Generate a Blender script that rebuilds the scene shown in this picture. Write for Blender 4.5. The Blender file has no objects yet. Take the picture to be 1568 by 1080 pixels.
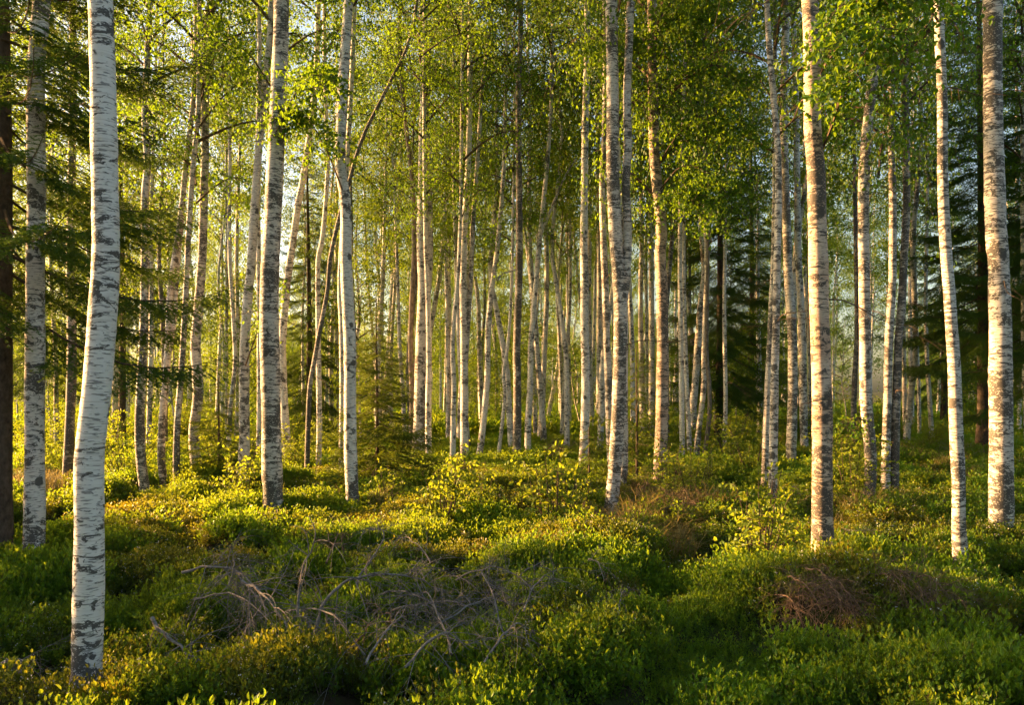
import bpy, math, random
import numpy as np
from mathutils import Vector, Matrix

# ------------------------------------------------------------------ camera, light, exposure
F = 1230.0          # focal length in photograph pixels (1568 wide)
HY = 600.0          # horizon row
CH = 1.6            # eye height above the top of the undergrowth
SUN_AZ = 70.0       # degrees to the left of the view direction
SUN_EL = 12.5
EXPOSURE = 2.55

scene = bpy.context.scene
cam_data = bpy.data.cameras.new("camera")
cam = bpy.data.objects.new("camera", cam_data)
scene.collection.objects.link(cam)
cam.location = (0, 0, CH)
cam.rotation_euler = (math.radians(90), 0, 0)
cam_data.sensor_width = 36
cam_data.lens = 36 * F / 1568
cam_data.shift_y = (HY - 540) / 1568
cam_data.clip_start = 0.05
cam_data.clip_end = 3000
scene.camera = cam

world = bpy.data.worlds.new("World")
scene.world = world
world.use_nodes = True
wn = world.node_tree.nodes
wl = world.node_tree.links
wn.clear()
sky = wn.new('ShaderNodeTexSky')
sky.sky_type = 'NISHITA'
sky.sun_disc = False
sky.sun_elevation = math.radians(SUN_EL)
sky.sun_rotation = math.radians(-SUN_AZ)
sky.air_density = 1.0
sky.dust_density = 3.0
sky.ozone_density = 0.3
bg = wn.new('ShaderNodeBackground')
bg.inputs['Strength'].default_value = 0.065
wo = wn.new('ShaderNodeOutputWorld')
wl.new(sky.outputs[0], bg.inputs[0])
wl.new(bg.outputs[0], wo.inputs[0])

az, el = math.radians(SUN_AZ), math.radians(SUN_EL)
sdir = Vector((-math.sin(az) * math.cos(el), math.cos(az) * math.cos(el), math.sin(el)))
sun_data = bpy.data.lights.new("sun", 'SUN')
sun_data.energy = 5.0
sun_data.angle = math.radians(0.6)
sun_data.color = (1.0, 0.55, 0.21)
sun = bpy.data.objects.new("sun", sun_data)
scene.collection.objects.link(sun)
sun.rotation_euler = sdir.to_track_quat('Z', 'Y').to_euler()
sun.location = sdir * 60

scene.view_settings.view_transform = 'Standard'
scene.view_settings.look = 'None'
scene.view_settings.gamma = 1
scene.view_settings.exposure = EXPOSURE
scene.view_settings.use_curve_mapping = False
scene.render.engine = 'CYCLES'
cy = scene.cycles
cy.use_denoising = True
cy.max_bounces = 5
cy.diffuse_bounces = 3
cy.glossy_bounces = 2
cy.transmission_bounces = 4
cy.sample_clamp_indirect = 6
cy.use_adaptive_sampling = True
cy.adaptive_threshold = 0.02
cy.caustics_reflective = False
cy.caustics_refractive = False

rng = np.random.default_rng(7)
random.seed(7)
COL = scene.collection

# ------------------------------------------------------------------ small helpers
def world_at(px, py, d):
    return np.array([(px - 784) / F * d, d, CH + (HY - py) / F * d])

def unit(v):
    return v / (np.linalg.norm(v, axis=-1, keepdims=True) + 1e-9)

class Buf:
    """collects verts, faces (tris / quads), a per-vertex tint and a material slot per face"""
    def __init__(s):
        s.v, s.f, s.t, s.n = [], [], [], 0
    def add(s, V, faces, tint=0.5, slot=0):
        V = np.asarray(V, float).reshape(-1, 3)
        t = np.full(len(V), tint) if np.isscalar(tint) else np.asarray(tint, float)
        for fa in faces:
            s.f.append((np.asarray(fa, int) + s.n, slot))
        s.v.append(V); s.t.append(t); s.n += len(V)
    def tube(s, P, R, seg=6, tint=0.5, slot=0, cap=True, rough=0.0):
        P = np.asarray(P, float); R = np.asarray(R, float)
        n = len(P)
        T = unit(np.gradient(P, axis=0))
        a = np.array([0, 0, 1.0]) if abs(T[:, 2]).mean() < 0.75 else np.array([0, 1.0, 0])
        A = unit(np.cross(T, a)); B = np.cross(T, A)
        th = np.linspace(0, 2 * np.pi, seg, endpoint=False)
        rr = R[:, None] * np.ones(seg)[None]
        if rough:
            rr = rr * (1 + rough * rng.normal(size=(n, seg)))
        V = P[:, None] + rr[..., None] * (np.cos(th)[None, :, None] * A[:, None] + np.sin(th)[None, :, None] * B[:, None])
        i = np.arange(n - 1)[:, None] * seg; j = np.arange(seg)[None]; k = (j + 1) % seg
        Q = np.stack([i + j, i + k, i + seg + k, i + seg + j], -1).reshape(-1, 4)
        V = V.reshape(-1, 3)
        fs = [Q]
        if cap:
            V = np.vstack([V, P[-1] + T[-1] * R[-1]])
            b = (n - 1) * seg
            fs.append(np.stack([b + j[0], b + k[0], np.full(seg, n * seg)], -1))
        s.add(V, fs, tint, slot)
    def leaves(s, P, D, L, Wd, tint, slot=0, six=False, fold=0.18):
        P = np.asarray(P, float); D = unit(np.asarray(D, float)); n = len(P)
        if n == 0: return
        L = np.broadcast_to(np.asarray(L, float), (n,))[:, None]; Wd = np.broadcast_to(np.asarray(Wd, float), (n,))[:, None]
        S = unit(np.cross(D, rng.normal(size=(n, 3)))); N = np.cross(D, S)
        up = N * fold * Wd
        if six:
            V = np.stack([P, P + D * L * .3 + S * Wd * .46 + up, P + D * L * .66 + S * Wd * .40 + up, P + D * L - N * L * .12,
                          P + D * L * .66 - S * Wd * .40 + up, P + D * L * .3 - S * Wd * .46 + up], 1)
            b = np.arange(n)[:, None] * 6
            fs = [np.vstack([b + np.array([[0, 1, 2, 3]]), b + np.array([[0, 3, 4, 5]])])]
            k = 6
        else:
            V = np.stack([P, P + D * L * .42 + S * Wd * .5 + up, P + D * L, P + D * L * .42 - S * Wd * .5 + up], 1)
            fs = [np.arange(n)[:, None] * 4 + np.array([[0, 1, 2, 3]])]
            k = 4
        s.add(V.reshape(-1, 3), fs, np.repeat(np.broadcast_to(tint, (n,)), k), slot)
    def mesh(s, name, mats, smooth=False):
        V = np.vstack(s.v); T = np.concatenate(s.t)
        me = bpy.data.meshes.new(name)
        me.vertices.add(len(V)); me.vertices.foreach_set('co', V.astype(np.float32).ravel())
        li, ls, lt, sl = [], [], [], []
        c = 0
        for fa, slot in s.f:
            k = fa.shape[1]
            li.append(fa.ravel()); ls.append(c + np.arange(len(fa)) * k); lt.append(np.full(len(fa), k)); sl.append(np.full(len(fa), slot))
            c += fa.size
        li = np.concatenate(li); ls = np.concatenate(ls); lt = np.concatenate(lt); sl = np.concatenate(sl)
        me.loops.add(len(li)); me.loops.foreach_set('vertex_index', li.astype(np.int32))
        me.polygons.add(len(ls)); me.polygons.foreach_set('loop_start', ls.astype(np.int32))
        me.polygons.foreach_set('material_index', sl.astype(np.int32))
        me.polygons.foreach_set('use_smooth', np.full(len(ls), smooth))
        at = me.attributes.new('tint', 'FLOAT', 'POINT'); at.data.foreach_set('value', T.astype(np.float32))
        for m in (mats if isinstance(mats, (list, tuple)) else [mats]): me.materials.append(m)
        me.update(calc_edges=True); me.validate()
        return me

def link(name, data, parent=None, loc=(0, 0, 0), rot=(0, 0, 0), scale=(1, 1, 1)):
    o = bpy.data.objects.new(name, data)
    COL.objects.link(o)
    o.parent = parent
    o.location = [float(c) for c in loc]; o.rotation_euler = [float(c) for c in rot]; o.scale = [float(c) for c in scale]
    return o

def tag(o, label=None, cat=None, group=None, kind=None):
    for k, v in (('label', label), ('category', cat), ('group', group), ('kind', kind)):
        if v: o[k] = v
    return o

def catmull(P, n):
    P = np.asarray(P, float)
    Q = np.vstack([2 * P[0] - P[1], P, 2 * P[-1] - P[-2]])
    seglen = np.linalg.norm(np.diff(P, axis=0), axis=1)
    cum = np.concatenate([[0], np.cumsum(seglen)])
    s = np.linspace(0, cum[-1], n)
    i = np.clip(np.searchsorted(cum, s, side='right') - 1, 0, len(P) - 2)
    t = ((s - cum[i]) / (seglen[i] + 1e-9))[:, None]
    p0, p1, p2, p3 = Q[i], Q[i + 1], Q[i + 2], Q[i + 3]
    return 0.5 * (2 * p1 + (p2 - p0) * t + (2 * p0 - 5 * p1 + 4 * p2 - p3) * t ** 2 + (3 * p1 - p0 - 3 * p2 + p3) * t ** 3)

def smooth_noise(n, step, amp):
    k = max(2, int(n / step) + 2)
    return np.interp(np.linspace(0, k - 1, n), np.arange(k), rng.normal(size=k) * amp)

# ------------------------------------------------------------------ materials
def new_mat(name):
    m = bpy.data.materials.new(name); m.use_nodes = True
    nt = m.node_tree; nt.nodes.clear()
    out = nt.nodes.new('ShaderNodeOutputMaterial')
    def node(kind, **kw):
        nd = nt.nodes.new(kind)
        for k, v in kw.items():
            if k.startswith('_'): setattr(nd, k[1:], v)
            else: nd.inputs[k.replace('__', ' ')].default_value = v
        return nd
    return m, node, nt.links.new, out

def maths(node, lk, op, a, b=None, c=None, clamp=False):
    nd = node('ShaderNodeMath', _operation=op, _use_clamp=clamp)
    for i, x in enumerate((a, b, c)):
        if x is None: continue
        if isinstance(x, (int, float)): nd.inputs[i].default_value = x
        else: lk(x, nd.inputs[i])
    return nd.outputs[0]

def mixc(node, lk, fac, a, b):
    nd = node('ShaderNodeMix', _data_type='RGBA')
    for i, x in ((0, fac), (6, a), (7, b)):
        if isinstance(x, (int, float)): nd.inputs[i].default_value = x
        elif isinstance(x, tuple): nd.inputs[i].default_value = (*x, 1)
        else: lk(x, nd.inputs[i])
    return nd.outputs[2]

def bark_birch(name, white, dark_amt, band_amt, pink, lent=0.5):
    m, node, lk, out = new_mat(name)
    tc = node('ShaderNodeTexCoord'); oi = node('ShaderNodeObjectInfo')
    off = node('ShaderNodeVectorMath', _operation='SCALE'); lk(oi.outputs['Location'], off.inputs[0]); off.inputs['Scale'].default_value = 3.71
    P = node('ShaderNodeVectorMath', _operation='ADD'); lk(tc.outputs['Object'], P.inputs[0]); lk(off.outputs[0], P.inputs[1])
    P = P.outputs[0]
    sep = node('ShaderNodeSeparateXYZ'); lk(tc.outputs['Object'], sep.inputs[0])
    z = sep.outputs['Z']
    def noise(sx, sz, detail, rough=0.5, dist=0.0):
        mp = node('ShaderNodeVectorMath', _operation='MULTIPLY'); lk(P, mp.inputs[0]); mp.inputs[1].default_value = (sx, sx, sz)
        n = node('ShaderNodeTexNoise', Scale=1.0, Detail=detail, Roughness=rough, Distortion=dist); lk(mp.outputs[0], n.inputs['Vector'])
        return n.outputs['Fac']
    def step(x, lo, hi):
        r = node('ShaderNodeMapRange', _interpolation_type='SMOOTHSTEP'); lk(x, r.inputs['Value'])
        r.inputs['From Min'].default_value = lo; r.inputs['From Max'].default_value = hi
        return r.outputs[0]
    big = noise(2.1, 2.0, 2)
    base_dark = maths(node, lk, 'MULTIPLY', maths(node, lk, 'EXPONENT', maths(node, lk, 'MULTIPLY', z, -2.4)), 0.12)
    shift = maths(node, lk, 'ADD', maths(node, lk, 'MULTIPLY', maths(node, lk, 'SUBTRACT', big, 0.5), 0.62), base_dark)
    speck = step(noise(48, 85, 2, .6), .33, .43)
    patch = step(maths(node, lk, 'ADD', noise(8.5, 15, 7, .60, .8), shift), .575 - dark_amt, .605 - dark_amt)
    band = step(maths(node, lk, 'ADD', noise(3.8, 23, 5, .60, 1.3), maths(node, lk, 'MULTIPLY', shift, .45)), .595 - band_amt, .62 - band_amt)
    pb = maths(node, lk, 'MULTIPLY', maths(node, lk, 'MAXIMUM', patch, band), speck)
    ln = step(noise(17, 100, 2, .5, .2), .555 + .1 * (.5 - lent), .61 + .1 * (.5 - lent))
    ln = maths(node, lk, 'MULTIPLY', ln, 0.7)
    vm = node('ShaderNodeVectorMath', _operation='MULTIPLY'); lk(P, vm.inputs[0]); vm.inputs[1].default_value = (4.0, 4.0, 3.4)
    vo = node('ShaderNodeTexVoronoi', Scale=1.0); lk(vm.outputs[0], vo.inputs['Vector'])
    eye = maths(node, lk, 'SUBTRACT', 1.0, step(maths(node, lk, 'ADD', vo.outputs['Distance'], maths(node, lk, 'MULTIPLY', noise(24, 40, 4), .22)), .25, .31))
    mask = maths(node, lk, 'MAXIMUM', maths(node, lk, 'MAXIMUM', pb, eye), ln)
    fine = noise(5, 130, 3)
    tone = noise(2.2, 3.0, 3)
    c = mixc(node, lk, maths(node, lk, 'MULTIPLY', step(tone, .38, .66), pink), white, (0.46, 0.30, 0.20))
    c = mixc(node, lk, maths(node, lk, 'MULTIPLY', step(fine, .45, .75), .35), c, (0.33, 0.27, 0.22))
    dk = mixc(node, lk, noise(26, 40, 5, .75), (0.010, 0.009, 0.008), (0.105, 0.097, 0.088))
    c = mixc(node, lk, maths(node, lk, 'MULTIPLY', mask, .93), c, dk)
    hgt = maths(node, lk, 'ADD', maths(node, lk, 'MULTIPLY', mask, .6), maths(node, lk, 'MULTIPLY', noise(28, 60, 4, .65), .5))
    bp = node('ShaderNodeBump', Strength=0.55, Distance=0.012); lk(hgt, bp.inputs['Height'])
    pr = node('ShaderNodeBsdfPrincipled', Roughness=0.72); pr.inputs['Specular IOR Level'].default_value = .25
    lk(c, pr.inputs['Base Color']); lk(bp.outputs[0], pr.inputs['Normal']); lk(pr.outputs[0], out.inputs[0])
    return m

def bark_plain(name, c0, c1, sx=14, sz=9, bump=.6):
    m, node, lk, out = new_mat(name)
    tc = node('ShaderNodeTexCoord')
    mp = node('ShaderNodeVectorMath', _operation='MULTIPLY'); lk(tc.outputs['Object'], mp.inputs[0]); mp.inputs[1].default_value = (sx, sx, sz)
    n = node('ShaderNodeTexNoise', Scale=1.0, Detail=6.0, Roughness=.68); lk(mp.outputs[0], n.inputs['Vector'])
    at = node('ShaderNodeAttribute', _attribute_name='tint')
    f = maths(node, lk, 'ADD', n.outputs['Fac'], maths(node, lk, 'MULTIPLY', maths(node, lk, 'SUBTRACT', at.outputs['Fac'], .5), .6), clamp=True)
    rmp = node('ShaderNodeMapRange'); lk(f, rmp.inputs[0]); rmp.inputs[1].default_value = .3; rmp.inputs[2].default_value = .7
    c = mixc(node, lk, rmp.outputs[0], c0, c1)
    bp = node('ShaderNodeBump', Strength=bump, Distance=.02); lk(n.outputs['Fac'], bp.inputs['Height'])
    pr = node('ShaderNodeBsdfPrincipled', Roughness=.85); pr.inputs['Specular IOR Level'].default_value = .2
    lk(c, pr.inputs['Base Color']); lk(bp.outputs[0], pr.inputs['Normal']); lk(pr.outputs[0], out.inputs[0])
    return m

def leaf_mat(name, dark, light, trans, mixf=.5, patch=None, pscale=.5, rough=.5, rnd=.35):
    """dark..light by the leaf's own tint plus a random shift per plant; optional second hue in patches over the ground"""
    m, node, lk, out = new_mat(name)
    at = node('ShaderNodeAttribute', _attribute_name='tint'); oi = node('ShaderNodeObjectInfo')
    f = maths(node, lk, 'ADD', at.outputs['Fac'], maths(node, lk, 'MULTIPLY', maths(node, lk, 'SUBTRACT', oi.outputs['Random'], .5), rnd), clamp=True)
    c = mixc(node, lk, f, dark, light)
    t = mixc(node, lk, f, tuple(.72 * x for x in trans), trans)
    if patch:
        ge = node('ShaderNodeNewGeometry')
        n = node('ShaderNodeTexNoise', Scale=pscale, Detail=3.0); lk(ge.outputs['Position'], n.inputs['Vector'])
        r = node('ShaderNodeMapRange'); lk(n.outputs['Fac'], r.inputs[0]); r.inputs[1].default_value = .43; r.inputs[2].default_value = .66
        pf = maths(node, lk, 'MULTIPLY', r.outputs[0], .75)
        c = mixc(node, lk, pf, c, patch[0]); t = mixc(node, lk, pf, t, patch[1])
    pr = node('ShaderNodeBsdfPrincipled', Roughness=rough); pr.inputs['Specular IOR Level'].default_value = .35
    lk(c, pr.inputs['Base Color'])
    tr = node('ShaderNodeBsdfTranslucent'); lk(t, tr.inputs['Color'])
    mx = node('ShaderNodeMixShader', Fac=mixf); lk(pr.outputs[0], mx.inputs[1]); lk(tr.outputs[0], mx.inputs[2]); lk(mx.outputs[0], out.inputs[0])
    return m

M = {}
WHITE = (0.70, 0.655, 0.60)
M['white'] = bark_birch('birch_bark_white', (0.74, 0.71, 0.67), .006, -0.015, .1, .40)
M['fleck'] = bark_birch('birch_bark_flecked', (0.66, 0.63, 0.59), .025, .0, .12, .5)
M['ring'] = bark_birch('birch_bark_ringed', WHITE, .045, .07, .2, .6)
M['pink'] = bark_birch('birch_bark_pinkish', (0.60, 0.48, 0.38), .04, .05, .7, .5)
M['plain'] = bark_birch('birch_bark_plain', WHITE, .04, .055, .35, .55)
M['pale'] = bark_birch('birch_bark_pale', (0.80, 0.75, 0.68), .0, .01, .15, .45)
M['dark'] = bark_birch('birch_bark_dark', (0.52, 0.47, 0.42), .11, .09, .4, .6)
M['brown'] = bark_plain('young_birch_bark_brown', (0.06, 0.048, 0.038), (0.30, 0.25, 0.20))
M['spruce_bark'] = bark_plain('spruce_bark', (0.035, 0.027, 0.021), (0.14, 0.105, 0.08), 22, 14, .9)
M['limb'] = bark_plain('twig_bark', (0.045, 0.032, 0.022), (0.17, 0.12, 0.085), 10, 10)
M['dead'] = bark_plain('dead_wood_grey', (0.042, 0.036, 0.033), (0.28, 0.255, 0.24), 40, 40)
M['dead_brown'] = bark_plain('dead_wood_brown', (0.07, 0.045, 0.03), (0.25, 0.165, 0.105), 40, 40)
M['leaf'] = leaf_mat('birch_leaf', (0.016, 0.075, 0.008), (0.060, 0.155, 0.010), (0.28, 0.44, 0.012), .5)
M['leaf_far'] = leaf_mat('birch_leaf_far', (0.020, 0.080, 0.008), (0.070, 0.160, 0.010), (0.34, 0.45, 0.012), .5)
M['shrub_leaf'] = leaf_mat('shrub_leaf', (0.055, 0.125, 0.012), (0.15, 0.22, 0.018), (0.44, 0.52, 0.024), .5)
M['needle'] = leaf_mat('spruce_needle', (0.020, 0.068, 0.010), (0.064, 0.145, 0.014), (0.18, 0.27, 0.015), .3, rough=.55)
M['needle_young'] = leaf_mat('young_spruce_needle', (0.030, 0.085, 0.010), (0.095, 0.165, 0.014), (0.26, 0.32, 0.016), .35, rough=.55)
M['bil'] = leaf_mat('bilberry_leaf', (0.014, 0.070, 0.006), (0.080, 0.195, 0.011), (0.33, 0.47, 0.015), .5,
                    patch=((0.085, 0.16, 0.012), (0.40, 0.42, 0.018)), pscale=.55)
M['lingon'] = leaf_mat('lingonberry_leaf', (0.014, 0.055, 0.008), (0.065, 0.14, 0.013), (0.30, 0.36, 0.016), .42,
                       patch=((0.12, 0.12, 0.018), (0.44, 0.32, 0.02)), pscale=.8, rough=.38)  # orange new leaves, pushed to gold to stand in for warm sunlight
M['flower'] = leaf_mat('pale_blossom', (0.55, 0.50, 0.46), (0.75, 0.72, 0.68), (0.6, 0.55, 0.5), .3)
M['grass'] = leaf_mat('grass_blade', (0.11, 0.11, 0.025), (0.30, 0.23, 0.09), (0.40, 0.31, 0.09), .4)

def ground_mat():
    m, node, lk, out = new_mat('forest_floor')
    ge = node('ShaderNodeNewGeometry')
    n1 = node('ShaderNodeTexNoise', Scale=2.2, Detail=6.0, Roughness=.65); lk(ge.outputs['Position'], n1.inputs['Vector'])
    n2 = node('ShaderNodeTexNoise', Scale=30.0, Detail=5.0, Roughness=.7); lk(ge.outputs['Position'], n2.inputs['Vector'])
    r = node('ShaderNodeMapRange'); lk(n1.outputs['Fac'], r.inputs[0]); r.inputs[1].default_value = .42; r.inputs[2].default_value = .6
    a = mixc(node, lk, n2.outputs['Fac'], (0.018, 0.013, 0.008), (0.085, 0.06, 0.035))
    b = mixc(node, lk, n2.outputs['Fac'], (0.018, 0.035, 0.006), (0.075, 0.11, 0.018))
    c = mixc(node, lk, r.outputs[0], a, b)
    bp = node('ShaderNodeBump', Strength=.8, Distance=.04); lk(n2.outputs['Fac'], bp.inputs['Height'])
    pr = node('ShaderNodeBsdfPrincipled', Roughness=.95); pr.inputs['Specular IOR Level'].default_value = .1
    lk(c, pr.inputs['Base Color']); lk(bp.outputs[0], pr.inputs['Normal']); lk(pr.outputs[0], out.inputs[0])
    return m
M['ground'] = ground_mat()

# ------------------------------------------------------------------ the ground
BUMPS = [  # x, y, height, spread x, spread y
    (2.6, 6.0, .27, 1.0, .40), (0.75, 8.1, .13, .9, .6), (-2.75, 5.0, -.16, .8, .5), (-1.6, 4.35, .10, .6, .35),
    (0.6, 5.0, .10, .8, .4), (9.5, 19.5, .35, 3.0, 3.0), (-6.5, 13.5, .16, 3.2, 1.8), (1.6, 5.2, -.08, .7, .4),
    (-0.9, 6.4, -.07, .9, .5), (4.4, 9.4, .10, 1.6, .8), (-3.6, 8.4, .10, 1.4, .7)]
_g = np.random.default_rng(41)
HUM = np.stack([_g.uniform(-15, 15, 1500), _g.uniform(2.6, 18, 1500), _g.uniform(.20, .50, 1500), _g.uniform(.06, .21, 1500)], 1)
HUM = HUM[np.abs(HUM[:, 0]) < .72 * HUM[:, 1] + 2.5]
def hgt0(x, y):
    x = np.asarray(x, float); y = np.asarray(y, float)
    h = .045 * np.sin(1.1 * x + .7) * np.cos(.9 * y + .4) + .028 * np.sin(1.9 * x - 1.6 * y + 1.3) + .015 * np.sin(3.7 * x + 2.9 * y) + .018 * np.sin(5.3 * x - 4.1 * y + 2)
    h = h + .012 * np.sin(9.1 * x + 7.7 * y + 1) * np.sin(8.3 * x - 9.7 * y)
    for bx, by, a, sx, sy in BUMPS:
        h = h + a * np.exp(-((x - bx) / sx) ** 2 - ((y - by) / sy) ** 2)
    return h
def hgt(x, y):
    x = np.asarray(x, float); y = np.asarray(y, float); h = hgt0(x, y)
    shape = h.shape
    xf, yf, v = x.ravel(), y.ravel(), np.zeros(x.size)
    near = np.flatnonzero((yf > 2.2) & (yf < 18.5) & (np.abs(xf) < 15.5))
    for k in range(0, len(near), 4000):
        q = near[k:k + 4000]
        dd = 1 - ((xf[q, None] - HUM[None, :, 0]) ** 2 + (yf[q, None] - HUM[None, :, 1]) ** 2 * 1.25) / HUM[None, :, 2] ** 2
        v[q] = (np.clip(dd, 0, 1) ** .8 * HUM[None, :, 3]).max(1)
    return h + v.reshape(shape) - .245

def graded(lo, hi, fine_lo, fine_hi, fine, grow=1.12):
    a = list(np.arange(fine_lo, fine_hi, fine))
    s, p = fine, a[-1]
    while p < hi: s *= grow; p += s; a.append(p)
    s, p = fine, a[0]
    while p > lo: s *= grow; p -= s; a.insert(0, p)
    return np.array(a)
gx = graded(-700, 700, -9, 9, .11); gy = graded(-300, 1500, 2.5, 15, .11)
X, Y = np.meshgrid(gx, gy)
far_fade = np.clip(1 - (np.hypot(X, Y) - 60) / 60, 0, 1)
Z = (hgt(X, Y) + .245) * far_fade - .245
b = Buf()
nx, ny = len(gx), len(gy)
ii = np.arange(ny - 1)[:, None] * nx + np.arange(nx - 1)[None]
b.add(np.stack([X, Y, Z], -1).reshape(-1, 3), [np.stack([ii, ii + 1, ii + nx + 1, ii + nx], -1).reshape(-1, 4)])
ground = link('ground', b.mesh('ground', M['ground'], True)); tag(ground, kind='structure')

# ------------------------------------------------------------------ undergrowth (one object each, points + geometry-node instances)
def clump_bilberry(seed, n_stem, hmax, rad, leaf, flowers=0, stiff=False):
    g = np.random.default_rng(seed); bf = Buf()
    for s in range(n_stem):
        a = g.uniform(0, 2 * np.pi); r = rad * math.sqrt(g.uniform(0, 1))
        p = np.array([r * math.cos(a), r * math.sin(a), -.06]); hh = hmax * g.uniform(.55, 1.0) * (1 - .35 * (r / rad) ** 2)
        lean = np.array([math.cos(a), math.sin(a), 0]) * g.uniform(0, .55) + g.normal(size=3) * .15; lean[2] = 0
        k = 5; t = np.linspace(0, 1, k)[:, None]
        pts = p + t * np.array([0, 0, hh]) + lean * hh * t ** 1.6
        bf.tube(pts, np.linspace(.0022, .0009, k), 3, .35, 1, False)
        nl = int(g.integers(13, 19))
        u = np.linspace(.25, 1, nl); q = np.stack([np.interp(u, t[:, 0], pts[:, c]) for c in range(3)], 1)
        ang = np.arange(nl) * 2.4 + g.uniform(0, 6)
        D = np.stack([np.cos(ang), np.sin(ang), g.uniform(.35, 1.5, nl)], 1) * np.array([1, 1, 1]) + unit(lean + [0, 0, 1e-3]) * .2
        D[-3:, 2] += 1.2
        side = g.uniform(0, .016, nl)[:, None] * D
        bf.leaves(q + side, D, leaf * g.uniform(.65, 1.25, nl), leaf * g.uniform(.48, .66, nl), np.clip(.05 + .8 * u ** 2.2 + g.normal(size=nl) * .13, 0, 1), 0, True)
        if flowers and g.uniform() < flowers:
            m_ = 3
            P = pts[-1] + g.normal(size=(m_, 3)) * .008
            bf.leaves(P, g.normal(size=(m_, 3)) + [0, 0, .5], .011, .009, .8, 2, True)
    return bf

def instancer(name, protos, P, rot, scl, idx, label, cat):
    coll = bpy.data.collections.new(name + '_plants')
    for i, me in enumerate(protos):
        coll.objects.link(bpy.data.objects.new('%s_plant_%02d' % (name, i), me))
    me = bpy.data.meshes.new(name)
    me.vertices.add(len(P)); me.vertices.foreach_set('co', P.astype(np.float32).ravel())
    for nm, ty, arr, key in (('rot', 'FLOAT_VECTOR', rot, 'vector'), ('scl', 'FLOAT_VECTOR', scl, 'vector'), ('idx', 'INT', idx, 'value')):
        at = me.attributes.new(nm, ty, 'POINT')
        at.data.foreach_set(key, (arr.astype(np.int32) if ty == 'INT' else arr.astype(np.float32)).ravel())
    ob = link(name, me)
    ng = bpy.data.node_groups.new(name + '_scatter', 'GeometryNodeTree')
    ng.interface.new_socket('Geometry', in_out='INPUT', socket_type='NodeSocketGeometry')
    ng.interface.new_socket('Geometry', in_out='OUTPUT', socket_type='NodeSocketGeometry')
    N = ng.nodes; gi = N.new('NodeGroupInput'); go = N.new('NodeGroupOutput')
    iop = N.new('GeometryNodeInstanceOnPoints'); ci = N.new('GeometryNodeCollectionInfo')
    ci.inputs['Collection'].default_value = coll; ci.inputs['Separate Children'].default_value = True; ci.inputs['Reset Children'].default_value = True
    def attr(nm, ty):
        a = N.new('GeometryNodeInputNamedAttribute'); a.data_type = ty; a.inputs['Name'].default_value = nm
        return a.outputs['Attribute']
    L = ng.links.new
    e2r = N.new('FunctionNodeEulerToRotation')
    L(gi.outputs[0], iop.inputs['Points']); L(ci.outputs[0], iop.inputs['Instance']); iop.inputs['Pick Instance'].default_value = True
    L(attr('idx', 'INT'), iop.inputs['Instance Index']); L(attr('rot', 'FLOAT_VECTOR'), e2r.inputs[0]); L(e2r.outputs[0], iop.inputs['Rotation'])
    L(attr('scl', 'FLOAT_VECTOR'), iop.inputs['Scale']); L(iop.outputs[0], go.inputs[0])
    md = ob.modifiers.new('scatter', 'NODES'); md.node_group = ng
    tag(ob, label, cat, kind='stuff')
    return ob

def fan_points(n_per_m2, d0, d1, margin=2.5, half=.70):
    A = half * (d1 ** 2 - d0 ** 2) + 2 * margin * (d1 - d0)
    n = int(A * n_per_m2 * 1.0)
    W = half * d1 + margin
    y = rng.uniform(d0, d1, int(n * 2.6)); x = rng.uniform(-W, W, len(y))
    keep = np.abs(x) < half * y + margin
    return x[keep], y[keep]

def value_noise(x, y, s, seed):
    g = np.random.default_rng(seed); tab = g.uniform(0, 1, (64, 64))
    u, v = x / s, y / s
    i, j = np.floor(u).astype(int), np.floor(v).astype(int); fu, fv = u - i, v - j
    fu = fu * fu * (3 - 2 * fu); fv = fv * fv * (3 - 2 * fv)
    T = lambda a, c: tab[a % 64, c % 64]
    return (T(i, j) * (1 - fu) + T(i + 1, j) * fu) * (1 - fv) + (T(i, j + 1) * (1 - fu) + T(i + 1, j + 1) * fu) * fv

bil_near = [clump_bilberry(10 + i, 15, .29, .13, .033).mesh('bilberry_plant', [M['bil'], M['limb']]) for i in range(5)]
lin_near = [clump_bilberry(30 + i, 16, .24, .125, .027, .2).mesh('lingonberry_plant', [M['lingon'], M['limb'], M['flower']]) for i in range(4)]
bil_far = [clump_bilberry(50 + i, 16, .30, .19, .040).mesh('bilberry_plant_far', [M['bil'], M['limb']]) for i in range(4)]

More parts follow.
